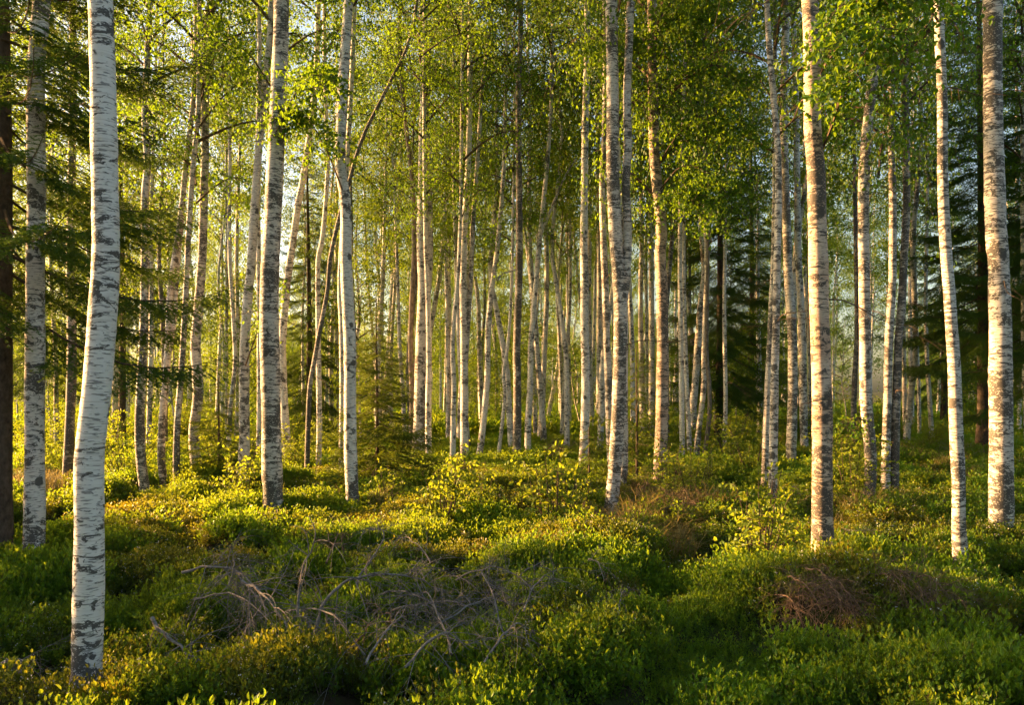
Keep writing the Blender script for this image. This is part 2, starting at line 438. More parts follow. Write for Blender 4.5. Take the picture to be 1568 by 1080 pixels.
def scatter_fields():
    px, py = [], []
    for dens, d0, d1, m in ((115, 3.0, 9.0, 1.6), (52, 9.0, 17, 2.5)):
        x, y = fan_points(dens, d0, d1, m); px.append(x); py.append(y)
    x = np.concatenate(px); y = np.concatenate(py)
    sp = value_noise(x, y, .9, 5) * .6 + value_noise(x, y, .35, 6) * .4
    bare = value_noise(x + 7, y, .55, 8)
    is_l = sp > .54
    is_l |= (np.hypot((x - 5.2) / 3.6, (y - 10.4) / 2.6) < 1) & (rng.uniform(size=len(x)) < .6)  # more orange lingonberry at right, its gold hue also imitating weak sunlight there
    # the shaded foot of the right mound and the left hollow are heath-like
    is_l |= (np.hypot((x - 2.9) / 1.2, (y - 5.8) / .5) < 1) & (rng.uniform(size=len(x)) < .8)
    is_l |= (np.hypot((x + 3.0) / 1.1, (y - 5.3) / .7) < 1) & (rng.uniform(size=len(x)) < .7)
    for sel, name, protos, lab, cat in ((~is_l, 'bilberry_undergrowth', bil_near, 'fresh green bilberry undergrowth covering the hummocky forest floor', 'bilberry'),
                                        (is_l, 'lingonberry_undergrowth', lin_near, 'darker small-leaved lingonberry patches with pale blossom between the bilberry', 'lingonberry')):
        xs, ys = x[sel], y[sel]
        keep = ((bare[sel] > .16) & ((hgt(xs, ys) - hgt0(xs, ys) + .245 > .03) | (rng.uniform(size=len(xs)) < .26))) | (rng.uniform(size=len(xs)) < .12)
        for ex, ey, er, es in ((2.15, 5.7, .40, .26), (3.05, 5.65, .45, .26), (-3.15, 4.75, .5, .28), (-2.3, 5.15, .35, .22), (.95, 6.6, .22, .16)):
            keep &= (np.hypot((xs - ex) / er, (ys - ey) / es) > 1) | (rng.uniform(size=len(xs)) < .12)
        xs, ys = xs[keep], ys[keep]; n = len(xs)
        gap = np.clip((hgt(xs, ys) - hgt0(xs, ys) + .245) / .09, 0, 1)
        hum = .30 + .42 * gap + .32 * value_noise(xs, ys, .42, 11) + .4 * value_noise(xs, ys, .21, 13) * value_noise(xs, ys, 1.1, 12)
        s = hum * rng.uniform(.8, 1.15, n)
        P = np.stack([xs, ys, hgt(xs, ys) + .01 + .06 * (hum - .9)], 1)
        rot = np.stack([rng.normal(size=n) * .16, rng.normal(size=n) * .16, rng.uniform(0, 6.28, n)], 1)
        wide = np.where(ys > 9, 1.35, 1.0)
        instancer(name, protos, P, rot, np.stack([s * wide, s * wide, s], 1), rng.integers(0, len(protos), n), lab, cat)
    x, y = fan_points(13, 17, 30, 4); x2, y2 = fan_points(4, 30, 75, 6)
    s2 = np.concatenate([np.full(len(x), 1.0), np.full(len(x2), 2.1)]); x = np.concatenate([x, x2]); y = np.concatenate([y, y2]); n = len(x)
    hum = .7 + .8 * value_noise(x, y, 1.3, 15)
    s = s2 * hum * rng.uniform(.8, 1.2, n)
    instancer('distant_undergrowth', bil_far, np.stack([x, y, hgt(x, y) + .0], 1), np.stack([rng.normal(size=n) * .15, rng.normal(size=n) * .15, rng.uniform(0, 6.28, n)], 1),
              np.stack([s * 1.3, s * 1.3, s], 1), rng.integers(0, 4, n), 'low sunlit undergrowth between the distant trunks', 'undergrowth')
scatter_fields()

def grass_tuft(seed, n, h, r):
    g = np.random.default_rng(seed); bf = Buf()
    a = g.uniform(0, 6.28, n); rr = r * np.sqrt(g.uniform(0, 1, n))
    P = np.stack([rr * np.cos(a), rr * np.sin(a), np.full(n, -.05)], 1)
    for i in range(n):
        L = h * g.uniform(.5, 1.1); dr = g.normal(size=3) * .25; dr[2] = 0
        t = np.linspace(0, 1, 5)[:, None]
        c = P[i] + t * [0, 0, L] + dr * L * 2.0 * t ** 2.2 - np.array([0, 0, L * .35]) * t ** 4
        w = .0035 * (1 - t ** 2) + .0006; side = unit(np.array([-dr[1], dr[0], 0.0001]))
        V = np.stack([c - side * w, c + side * w], 1).reshape(-1, 3)
        k = np.arange(4)[:, None] * 2
        bf.add(V, [k + np.array([[0, 1, 3, 2]])], float(np.clip(g.normal(.5, .25), 0, 1)), 0)
    return bf
tufts = [grass_tuft(70 + i, 60, .42, .13).mesh('grass_tuft', M['grass']) for i in range(3)]
gpts = []
for cx, cyy, n, sp in ((1020, 790, 34, 36), (905, 790, 14, 45), (985, 825, 14, 30), (1440, 700, 70, 55), (40, 735, 60, 35), (1480, 715, 30, 50), (1330, 790, 10, 40), (600, 765, 14, 40), (1060, 770, 18, 40)):
    for k in range(n):
        qx = cx + rng.normal() * sp; qy = max(cyy + rng.normal() * sp * .28, 660); d = F * CH / (qy - HY)
        gpts.append(((qx - 784) / F * d, d))
gp = np.array(gpts); n = len(gp)
instancer('grass_tufts', tufts, np.stack([gp[:, 0], gp[:, 1], hgt(gp[:, 0], gp[:, 1])], 1), np.stack([rng.normal(size=n) * .1, rng.normal(size=n) * .1, rng.uniform(0, 6.28, n)], 1),
          np.repeat(rng.uniform(1.0, 1.6, n), 3).reshape(-1, 3), rng.integers(0, 3, n), 'dry sunlit grass blades growing among the low shrubs', 'grass')

# ------------------------------------------------------------------ foliage builders
def birch_crown(seed, H, R, n_limb, n_twig, leaf, per_m, far=False, low=False):
    g = np.random.default_rng(seed); bf = Buf()
    for i in range(n_limb):
        u = (i + g.uniform(0, 1)) / n_limb
        z0 = H * .93 * u
        prof = (0.45 + 1.1 * u) if u < .45 else 1.0 * (1 - (u - .45) / .62) ** .8 + .05
        L = R * max(prof, .15) * g.uniform(.7, 1.25)
        a = i * 2.4 + g.normal() * .4
        out = np.array([math.cos(a), math.sin(a), 0]); t = np.linspace(0, 1, 7)[:, None]
        rise = g.uniform(.5, 1.1)
        pts = np.array([0, 0, z0]) + out * L * t + np.array([0, 0, 1]) * L * (rise * t - .55 * rise * t ** 3) + smooth_noise(7, 2, .03 * L)[:, None] * np.array([-out[1], out[0], .3]) * t
        bf.tube(pts, np.linspace(.012 + .010 * L, .004, 7), 4, .4, 1, False)
        for k in range(n_twig):
            s = g.uniform(.22, 1.0); p = np.array([np.interp(s, t[:, 0], pts[:, c]) for c in range(3)])
            az = a + g.normal() * 1.1; l = g.uniform(.3, .85) * (.55 + .25 * R)
            dr = np.array([math.cos(az), math.sin(az), g.uniform(-.2, .5)])
            tt = np.linspace(0, 1, 5)[:, None]
            tw = p + dr * l * tt - np.array([0, 0, 1]) * l * g.uniform(.5, 1.5) * tt ** 2
            if not far: bf.tube(tw, np.linspace(.004, .0015, 5), 3, .35, 1, False)
            n = max(3, int(per_m * l * g.uniform(.6, 1.4)))
            v = g.uniform(.1, 1.0, n); q = np.stack([np.interp(v, tt[:, 0], tw[:, c]) for c in range(3)], 1) + g.normal(size=(n, 3)) * leaf * 1.5
            D = g.normal(size=(n, 3)) * .8 + [0, 0, -.7]
            tn = np.clip(g.normal(.5, .22) + g.normal(size=n) * .13, 0, 1)
            bf.leaves(q, D, leaf * g.uniform(.7, 1.2, n), leaf * g.uniform(.6, .85, n), tn, 0)
    return bf

CROWN = {}
CROWN['tall'] = [birch_crown(100 + i, 9, 2.1, 30, 15, .060, 44).mesh('birch_crown', [M['leaf'], M['limb']]) for i in range(4)]
CROWN['far'] = [birch_crown(120 + i, 9, 2.0, 28, 15, .078, 31, True).mesh('birch_crown_far', [M['leaf_far'], M['limb']]) for i in range(4)]
CROWN['young'] = [birch_crown(140 + i, 5, 1.25, 28, 11, .072, 36, True).mesh('young_birch_crown', [M['leaf_far'], M['limb']]) for i in range(4)]

def spruce_branch(seed, L, young=False, step=.045):
    """one bough along +X: drooping axis, side twigs, each twig furred with needles"""
    g = np.random.default_rng(seed); bf = Buf()
    t = np.linspace(0, 1, 8)[:, None]
    ax = np.hstack([L * t, .03 * L * np.sin(3 * t + g.uniform(0, 6)), -.16 * L * np.sin(t * 2.3) + .13 * L * t ** 3])
    bf.tube(ax, np.linspace(.004 + .006 * L, .002, 8), 4, .4, 1, False)
    twigs = [(ax, L * .5, True)]
    s = .14
    while s < .99:
        for sg in (-1, 1):
            l = (.12 + .34 * L * (1 - s) ** .8 * min(1, s * 4)) * g.uniform(.6, 1.15)
            p = np.array([np.interp(s, t[:, 0], ax[:, c]) for c in range(3)])
            an = math.radians(g.uniform(38, 62)) * sg
            tt = np.linspace(0, 1, 5)[:, None]
            dr = np.array([math.cos(an), math.sin(an), g.uniform(-.12, .1)])
            tw = p + dr * l * tt - np.array([0, 0, 1]) * l * g.uniform(.15, .5) * tt ** 2
            twigs.append((tw, l, False))
            if l > .25:
                for q in (.35, .6, .8):
                    for s2 in (-1, 1):
                        l2 = l * .38 * g.uniform(.6, 1.1); p2 = np.array([np.interp(q, tt[:, 0], tw[:, c]) for c in range(3)])
                        a2 = an + s2 * .8; d2 = np.array([math.cos(a2), math.sin(a2), -.15])
                        twigs.append((p2 + d2 * l2 * tt - np.array([0, 0, 1]) * l2 * .3 * tt ** 2, l2, False))
        s += step / L * g.uniform(.8, 1.3)
    for tw, l, main in twigs:
        nn = int(max(8, l * (290 if not main else 110)))
        u = g.uniform(.45 if main else .05, 1.02, nn); uu = np.linspace(0, 1, len(tw))
        q = np.stack([np.interp(u, uu, tw[:, c]) for c in range(3)], 1)
        dt = unit((tw[-1] - tw[0])[None])[0]
        rad = unit(np.cross(dt, g.normal(size=(nn, 3)))); rad[:, 2] = np.abs(rad[:, 2]) * .5
        D = unit(dt * .75 + rad); sd = unit(np.cross(D, g.normal(size=(nn, 3))))
        nl = g.uniform(.018, .028, nn)[:, None]; w = .0042
        V = np.stack([q - sd * w, q + sd * w, q + D * nl], 1).reshape(-1, 3)
        bf.add(V, [np.arange(nn)[:, None] * 3 + np.array([[0, 1, 2]])], np.repeat(np.clip(g.normal(.4, .2, nn) + .35 * (u > .8), 0, 1), 3), 0)
    return bf
BOUGH = {}
for key, L in (('s', .8), ('m', 1.5), ('l', 2.3)):
    BOUGH[key] = [spruce_branch(200 + i + int(L * 10), L, step=.05 if L < 2 else .06).mesh('spruce_bough', [M['needle'], M['limb']]) for i in range(2)]
BOUGH['y'] = [spruce_branch(260 + i, .9, True, .06).mesh('young_spruce_bough', [M['needle_young'], M['limb']]) for i in range(2)]

def spruce(name, x, y, H, reach, z0, n, rad, label, lean=0.0, young=False, seed=0, droop=.25, group=None, rel=True):
    g = np.random.default_rng(900 + seed)
    gz = float(hgt(x, y)) if rel else -.2
    root = link(name, None, loc=(x, y, gz)); tag(root, label, 'tree', group)
    k = 14; t = np.linspace(0, 1, k)
    P = np.stack([lean * H * t + .003 * H * np.sin(5 * t), .003 * H * np.sin(4 * t + 1), -.15 + (H + .15) * t], 1)
    R = rad * (1 - t) ** .85 + .006; R[0] *= 1.35
    b_ = Buf(); b_.tube(P, R, 10, .5, 0, True, .04)
    link('trunk', b_.mesh('spruce_trunk', M['spruce_bark'], True), root)
    zz = np.linspace(z0, H * .985, n)
    for i, z in enumerate(zz):
        s = (z - z0) / (H - z0)
        L = reach * (1 - s) ** .85 * g.uniform(.72, 1.12) + .12
        kind = 'y' if young else ('s' if L < 1.1 else 'm' if L < 1.9 else 'l')
        base = {'s': .8, 'm': 1.5, 'l': 2.3, 'y': .9}[kind]
        me = BOUGH[kind][int(g.integers(0, 2))]
        a = i * 2.4 + g.normal() * .3
        c = [float(np.interp(z, P[:, 2], P[:, q])) for q in range(3)]
        pitch = droop * (1 - 1.9 * s) + g.normal() * .1
        link('branch', me, root, c, (g.normal() * .15, pitch, a), (L / base,) * 3)
    return root

# ------------------------------------------------------------------ birches traced one by one
# id, path of the trunk centre from foot to top (photograph pixels), foot width, top width, bark, crown base offset, label or None
T = [
 ('t1', [(133,1030),(136,900),(137,800),(137,700),(148,600),(156,500),(162,400),(161,300),(159,200),(157,100),(154,0)], 51, 40, 'white', 'nearest birch, smooth white trunk with black flecks and a bend, at the left', 'the nearest birch'),
 ('t2', [(50,868),(53,800),(53,700),(53,600),(54,500),(54,400),(56,300),(55,200),(56,100),(60,50),(64,0)], 35, 28, 'fleck', 'grey-blotched birch beside the dark spruce trunk at the far left', 'the grey-blotched birch'),
 ('t3', [(103,735),(107,650),(110,550),(109,450),(108,400),(110,250),(112,100),(111,0)], 17, 11, 'dark', None, None),
 ('t4', [(177,668),(178,600),(178,540),(175,480),(174,400),(170,250)], 14, 8, 'plain', None, None),
 ('t5', [(195,655),(195,580),(195,500),(196,400),(193,280)], 9, 6, 'plain', None, None),
 ('t6', [(222,752),(216,705),(214,650),(216,590),(220,510),(222,400),(222,300),(226,250),(222,180),(226,80),(230,0)], 17, 9, 'plain', 'bowed birch with its foot curving right, behind the spruce boughs at left', 'the bowed birch'),
 ('t7', [(251,742),(247,700),(249,640),(254,580),(258,520),(259,480),(264,420),(276,340),(285,250),(296,150),(300,60)], 13, 7, 'plain', None, None),
 ('t8', [(270,748),(271,660),(277,580),(282,500),(286,420),(289,350),(296,250),(303,180),(305,100)], 11, 7, 'plain', None, None),
 ('t9', [(304,740),(299,700),(297,660),(303,610),(302,570),(299,530),(303,480),(307,430),(310,380),(312,300),(314,240),(314,150),(317,60),(322,0)], 18, 11, 'plain', 'S-curved birch trunk that forks into three dark limbs near the top', 'the S-curved birch'),
 ('t10', [(350,685),(353,620),(360,560),(358,500),(355,450),(352,400),(351,330),(352,250),(351,150)], 8, 5, 'plain', None, None),
 ('t10b', [(347,672),(347,600),(347,500),(348,400),(347,300)], 6, 4, 'plain', None, None),
 ('t11', [(371,752),(374,690),(374,640),(374,570),(375,520),(380,450),(385,400),(391,300),(396,230),(402,170),(408,110),(414,50)], 18, 10, 'fleck', 'birch with a dark foot rising out of yellow-leaved shoots', 'the dark-footed birch'),
 ('t13b', [(396,695),(397,620),(397,500),(396,400),(395,200),(397,100),(395,0)], 8, 6, 'plain', None, None),
 ('t12', [(419,780),(416,700),(415,620),(413,540),(412,470),(414,400),(418,330),(421,260),(424,200),(427,130),(430,60),(431,0)], 32, 24, 'ring', 'thick pale birch with black rings standing at the left of centre', 'the thick ringed birch'),
 ('t13', [(441,708),(437,650),(434,600),(432,540),(433,510),(435,480),(440,430),(447,380),(457,310),(463,280),(475,200),(481,150),(485,100)], 14, 9, 'plain', None, None),
 ('t14', [(470,732),(471,680),(474,600),(480,560),(489,510),(497,470),(502,440),(505,400),(513,360),(524,315),(537,270),(545,240),(560,200),(580,160),(600,120),(620,80),(635,30)], 8.5, 5, 'dark', 'thin crooked brownish birch slanting up to the right behind the kinked white birch', None),
 ('t17', [(488,712),(489,650),(488,560),(487,480),(487,400),(493,370),(498,320),(502,250),(500,190),(498,130)], 9, 6, 'plain', None, None),
 ('t16', [(523,718),(524,600),(523,500),(521,430),(528,300),(537,150),(543,0)], 9, 7, 'plain', None, None),
 ('t15', [(540,772),(537,700),(536,620),(536,540),(533,470),(530,400),(530,340),(528,300),(523,270),(521,240),(523,180),(526,120),(530,60),(534,0)], 21, 15, 'white', 'clean white birch with a kink halfway up, crossed behind by a slanting thin trunk', 'the kinked white birch'),
 ('t19', [(589,655),(593,570),(598,500),(601,440),(605,400),(608,350),(613,280),(615,220)], 9, 6, 'plain', None, None),
 ('t20', [(584,648),(585,530),(585,400),(583,300)], 6, 4, 'plain', None, None),
 ('t21', [(631,690),(631,600),(629,540),(630,470),(634,400),(634,360),(632,290),(625,220),(618,160),(614,110)], 9, 6, 'brown', 'dark wavy thin trunk touching the left of the speckled forked birch', None),
 ('t22', [(640,692),(643,620),(644,560),(646,500),(648,440),(646,380),(647,300),(648,220),(650,130),(648,50),(647,0)], 19, 12, 'fleck', 'speckled birch forking low into two close upright stems left of centre', 'the forked speckled birch'),
 ('t23', [(656,702),(656,620),(657,560),(656,480),(652,380)], 10, 7, 'plain', None, None),
 ('t24', [(686,674),(686,560),(685,480),(683,400),(682,330),(683,250)], 7, 5, 'plain', None, None),
 ('t24b', [(690,662),(689,560),(688,450),(688,350),(690,240)], 6, 4, 'plain', None, None),
 ('t25', [(693,706),(694,640),(695,590),(693,540),(695,490),(700,440),(703,390),(706,300)], 9, 5, 'plain', None, None),
 ('t27', [(706,665),(707,540),(708,400),(709,330),(713,230)], 6, 5, 'plain', None, None),
 ('t26', [(711,702),(711,640),(711,580),(710,500),(709,420),(710,380),(713,320),(717,250),(719,170),(720,90)], 13, 8, 'plain', 'slim birch whose two stems part near the canopy, left of the image middle', 'the two-stemmed birch'),
 ('t28', [(735,692),(741,640),(746,580),(747,520),(751,460),(756,420),(761,385),(767,320),(772,250)], 10, 6, 'plain', None, None),
 ('t29', [(764,690),(770,640),(773,605),(771,570),(776,540),(780,500),(783,440),(785,380)], 6, 4, 'plain', None, None),
 ('t30', [(791,698),(792,640),(792,580),(791,540),(793,480),(795,400),(795,300),(794,200),(794,130),(797,60),(797,0)], 13, 7, 'dark', 'straight dark-barked birch standing at the middle of the picture', 'the dark-barked birch'),
 ('t31', [(808,692),(809,640),(812,590),(813,530),(817,480),(822,420),(826,370),(831,320),(838,250),(843,180),(845,120)], 10, 5, 'plain', None, None),
 ('t32', [(827,672),(831,600),(834,530),(837,460),(837,380),(834,300)], 9, 6, 'plain', None, None),
 ('t33', [(860,668),(863,600),(867,530),(872,480),(873,400),(872,300)], 6, 4, 'plain', None, None),
 ('t34', [(872,662),(871,580),(870,500),(869,400)], 7, 5, 'plain', None, None),
 ('t36', [(893,714),(896,640),(897,580),(895,500),(895,420),(894,370),(895,300),(896,200),(898,120),(899,50),(899,0)], 14, 9, 'plain', 'straight evenly flecked birch a little left of the V-forked pair', 'the evenly flecked birch'),
 ('t37', [(905,664),(903,550),(902,450),(903,330)], 9, 6, 'plain', None, None),
 ('t38', [(920,670),(918,600),(918,500),(918,400),(916,280)], 11, 7, 'plain', None, None),
 ('t39', [(937,728),(934,670),(932,600),(929,520),(927,440),(924,370),(922,280),(925,230),(927,150),(927,60)], 13, 8, 'plain', 'birch pressed close behind the left side of the V-forked birch', None),
 ('t40', [(937,767),(942,710),(946,640),(949,560),(950,500),(948,440),(943,370),(940,310),(938,250),(938,150),(937,60),(936,0)], 21, 18, 'ring', 'V-forked birch with a thick patchy left stem and a slimmer white right stem', 'the V-forked birch'),
 ('t41', [(954,750),(955,680),(955,600),(956,520),(955,440),(950,340),(944,200)], 14, 9, 'fleck', 'birch foot just right of and behind the V-forked birch', None),
 ('t42', [(984,672),(983,590),(981,500),(981,430),(983,360),(981,280)], 9, 6, 'plain', None, None),
 ('t43', [(998,674),(998,600),(998,500),(997,400),(996,330),(997,260)], 10, 7, 'plain', None, None),
 ('t44', [(1009,747),(1013,660),(1014,600),(1015,540),(1014,470),(1013,430),(1011,390),(1013,360),(1011,325),(1007,290),(1003,250),(1001,200),(1000,150),(999,80),(998,0)], 20, 14, 'pink', 'sunlit orange-tinted birch with golden leaves hanging over its right side', 'the golden-leaved birch'),
 ('t45', [(1045,700),(1044,620),(1043,540),(1042,470),(1041,400),(1042,320),(1045,250)], 9, 6, 'plain', None, None),
 ('t46', [(1056,694),(1053,620),(1050,550),(1048,480),(1047,400),(1048,300)], 8, 5, 'plain', None, None),
 ('t47', [(1057,665),(1057,560),(1056,400),(1056,280)], 5, 4, 'brown', None, None),
 ('t48', [(1063,678),(1061,630),(1066,570),(1070,510),(1074,460),(1079,420),(1077,390),(1073,330),(1074,280),(1077,240),(1080,200)], 12, 8, 'plain', 'wavy birch in the clump left of the dark spruce', None),
 ('t49', [(1066,700),(1071,650),(1077,600),(1078,540),(1080,480),(1082,400),(1079,300)], 9, 6, 'plain', None, None),
 ('t50', [(1078,701),(1086,640),(1086,590),(1082,540),(1083,450),(1084,380),(1082,300)], 7, 5, 'brown', None, None),
 ('t51', [(1109,692),(1111,620),(1110,540),(1109,470),(1110,400),(1112,280)], 7, 5, 'plain', 'single thin pale birch in front of the dark spruce', None),
 ('t52', [(1171,737),(1173,660),(1176,580),(1180,500),(1183,430),(1185,370),(1186,290)], 12, 7, 'plain', None, None),
 ('t53', [(1183,782),(1184,700),(1185,640),(1186,580),(1188,510),(1189,450),(1190,400),(1192,300),(1191,230),(1187,180),(1182,120),(1177,60),(1174,0)], 14, 9, 'plain', 'slender birch bending left near the top, left of the pinkish birch', 'the slender bending birch'),
 ('t54', [(1211,712),(1213,640),(1214,560),(1212,490),(1208,440),(1206,390),(1203,300),(1201,230),(1200,160),(1202,80),(1204,0)], 16, 11, 'ring', None, None),
 ('t55', [(1232,697),(1230,620),(1229,540),(1226,460),(1222,390),(1221,300),(1220,240),(1219,160),(1217,80),(1214,20)], 13, 8, 'fleck', None, None),
 ('t56', [(1240,670),(1240,560),(1239,480),(1238,380)], 8, 6, 'plain', None, None),
 ('t57', [(1260,865),(1259,780),(1259,700),(1259,640),(1258,580),(1256,520),(1254,460),(1253,400),(1251,330),(1250,270),(1247,230),(1244,190),(1244,120),(1243,60),(1240,0)], 34, 26, 'pink', 'thick pinkish birch with wavy outline standing behind the dark mound at right', 'the thick pinkish birch'),
 ('t58', [(1329,772),(1333,725),(1332,680),(1328,640),(1326,600),(1325,540),(1324,470),(1323,400),(1322,340),(1323,270),(1327,210),(1333,150),(1338,100),(1342,40)], 20, 16, 'plain', 'birch with a bent foot and leafy shoots, its top hidden by near leaves', 'the bent-footed birch'),
 ('t59', [(1356,750),(1357,680),(1359,620),(1360,560),(1362,500),(1366,440),(1367,390),(1367,300),(1365,230)], 15, 11, 'plain', 'left one of two birches standing tight together, crossing at the foot', None),
 ('t60', [(1370,750),(1371,680),(1373,600),(1376,520),(1381,460),(1384,400),(1388,320),(1388,260),(1386,150)], 14, 11, 'dark', 'darker right one of two birches standing tight together', None),
 ('t66', [(1386,672),(1385,600),(1384,500),(1386,400)], 7, 5, 'plain', None, None),
 ('t65', [(1397,662),(1396,600),(1394,540),(1394,400),(1396,300)], 7, 5, 'plain', None, None),
 ('t64', [(1408,667),(1407,600),(1405,540),(1402,430)], 6, 4, 'plain', None, None),
 ('t63', [(1427,674),(1424,620),(1420,560),(1418,500),(1418,420),(1420,330)], 8, 5, 'plain', None, None),
 ('t61', [(1471,864),(1468,800),(1468,740),(1465,680),(1463,620),(1461,560),(1457,500),(1453,440),(1449,390),(1446,340),(1444,290),(1443,230),(1443,160),(1441,100),(1438,40),(1437,0)], 24, 15, 'plain', 'slim pale birch tilting left as it rises, second from the right edge', 'the left-tilting birch'),
 ('t62', [(1533,814),(1533,740),(1533,660),(1532,580),(1532,500),(1530,440),(1529,400),(1525,350),(1523,280),(1521,200),(1520,100),(1520,0)], 40, 30, 'ring', 'thickest birch with rough cracked white bark by the right edge', 'the thickest right birch'),
 ('t67', [(1561,664),(1560,550),(1558,400),(1557,200)], 8, 6, 'plain', None, None),
 ('t68', [(1574,706),(1570,600),(1567,450),(1566,250)], 10, 7, 'plain', None, None),
]
FORK = {  # stems that leave a trunk: pixel path, width from-to
 't40': [([(950,520),(954,470),(958,430),(961,390),(961,340),(959,280),(962,220),(961,150),(963,90),(967,0)], 14, 12)],
 't22': [([(648,500),(653,460),(657,420),(658,370),(657,300),(656,240),(654,160),(656,70)], 11, 8)],
 't26': [([(712,570),(716,500),(720,440),(723,370),(726,310),(732,230),(738,130),(745,80),(752,20)], 8, 5)],
 't9': [([(311,200),(304,140),(296,90),(292,30)], 7, 4), ([(316,150),(324,95),(332,55),(340,10)], 8, 5)],
 't11': [([(393,270),(396,200),(397,120),(396,20)], 8, 6)],
 't7': [([(256,560),(263,520),(268,480),(270,430),(279,330)], 7, 5)],
 't28': [([(761,430),(768,420),(780,416),(790,413)], 3, 2)],
 't31': [([(827,360),(838,335),(852,300),(866,268),(882,243)], 5, 2)],
 't48': [([(1078,300),(1084,260),(1090,220),(1092,190)], 6, 4)],
}
ORD = ['first', 'second', 'third', 'fourth', 'fifth', 'sixth', 'seventh', 'eighth', 'ninth', 'tenth', 'eleventh', 'twelfth', 'thirteenth', 'fourteenth', 'fifteenth', 'sixteenth', 'seventeenth', 'eighteenth', 'nineteenth', 'twentieth', 'twenty-first', 'twenty-second', 'twenty-third', 'twenty-fourth', 'twenty-fifth', 'twenty-sixth', 'twenty-seventh', 'twenty-eighth', 'twenty-ninth'] + ['thirty-' + w for w in ('first', 'second', 'third', 'fourth', 'fifth', 'sixth', 'seventh', 'eighth', 'ninth')]
MAJOR = sorted([(t[1][0][0], t[6]) for t in T if t[6]])
def where_between(px):
    lo = [m for m in MAJOR if m[0] < px]; hi = [m for m in MAJOR if m[0] >= px]
    if not lo: return 'left of ' + hi[0][1].replace('the ', '', 1)
    if not hi: return 'right of ' + lo[-1][1].replace('the ', '', 1)
    return 'between %s and %s' % (lo[-1][1][4:], hi[0][1][4:])
def rank_labels(items, what):
    """items: (screen x, object). A label by rank among its look-alikes between two landmark trunks."""
    groups = {}
    for px, o in items: groups.setdefault(where_between(px), []).append((px, o))
    for w, L in groups.items():
        L.sort(key=lambda q: q[0])
        for i, (px, o) in enumerate(L):
            o['label'] = ('only %s %s' % (what, w)) if len(L) == 1 else '%s %s from left %s' % (ORD[min(i, len(ORD) - 1)], what, w)

def stem_mesh(pix, d, w0, w1, origin, cosf, seg, step, rough, depth_wob=0.0):
    P = np.array([world_at(px, py, d) for px, py in pix])
    L = np.linalg.norm(np.diff(P, axis=0), axis=1).sum(); n = max(8, int(L / step))
    C = catmull(P, n)
    C[:, 1] += depth_wob * (C[:, 2] - C[0, 2])
    r = np.linspace(w0, w1, n) / 2 / F * d * cosf
    return C, r

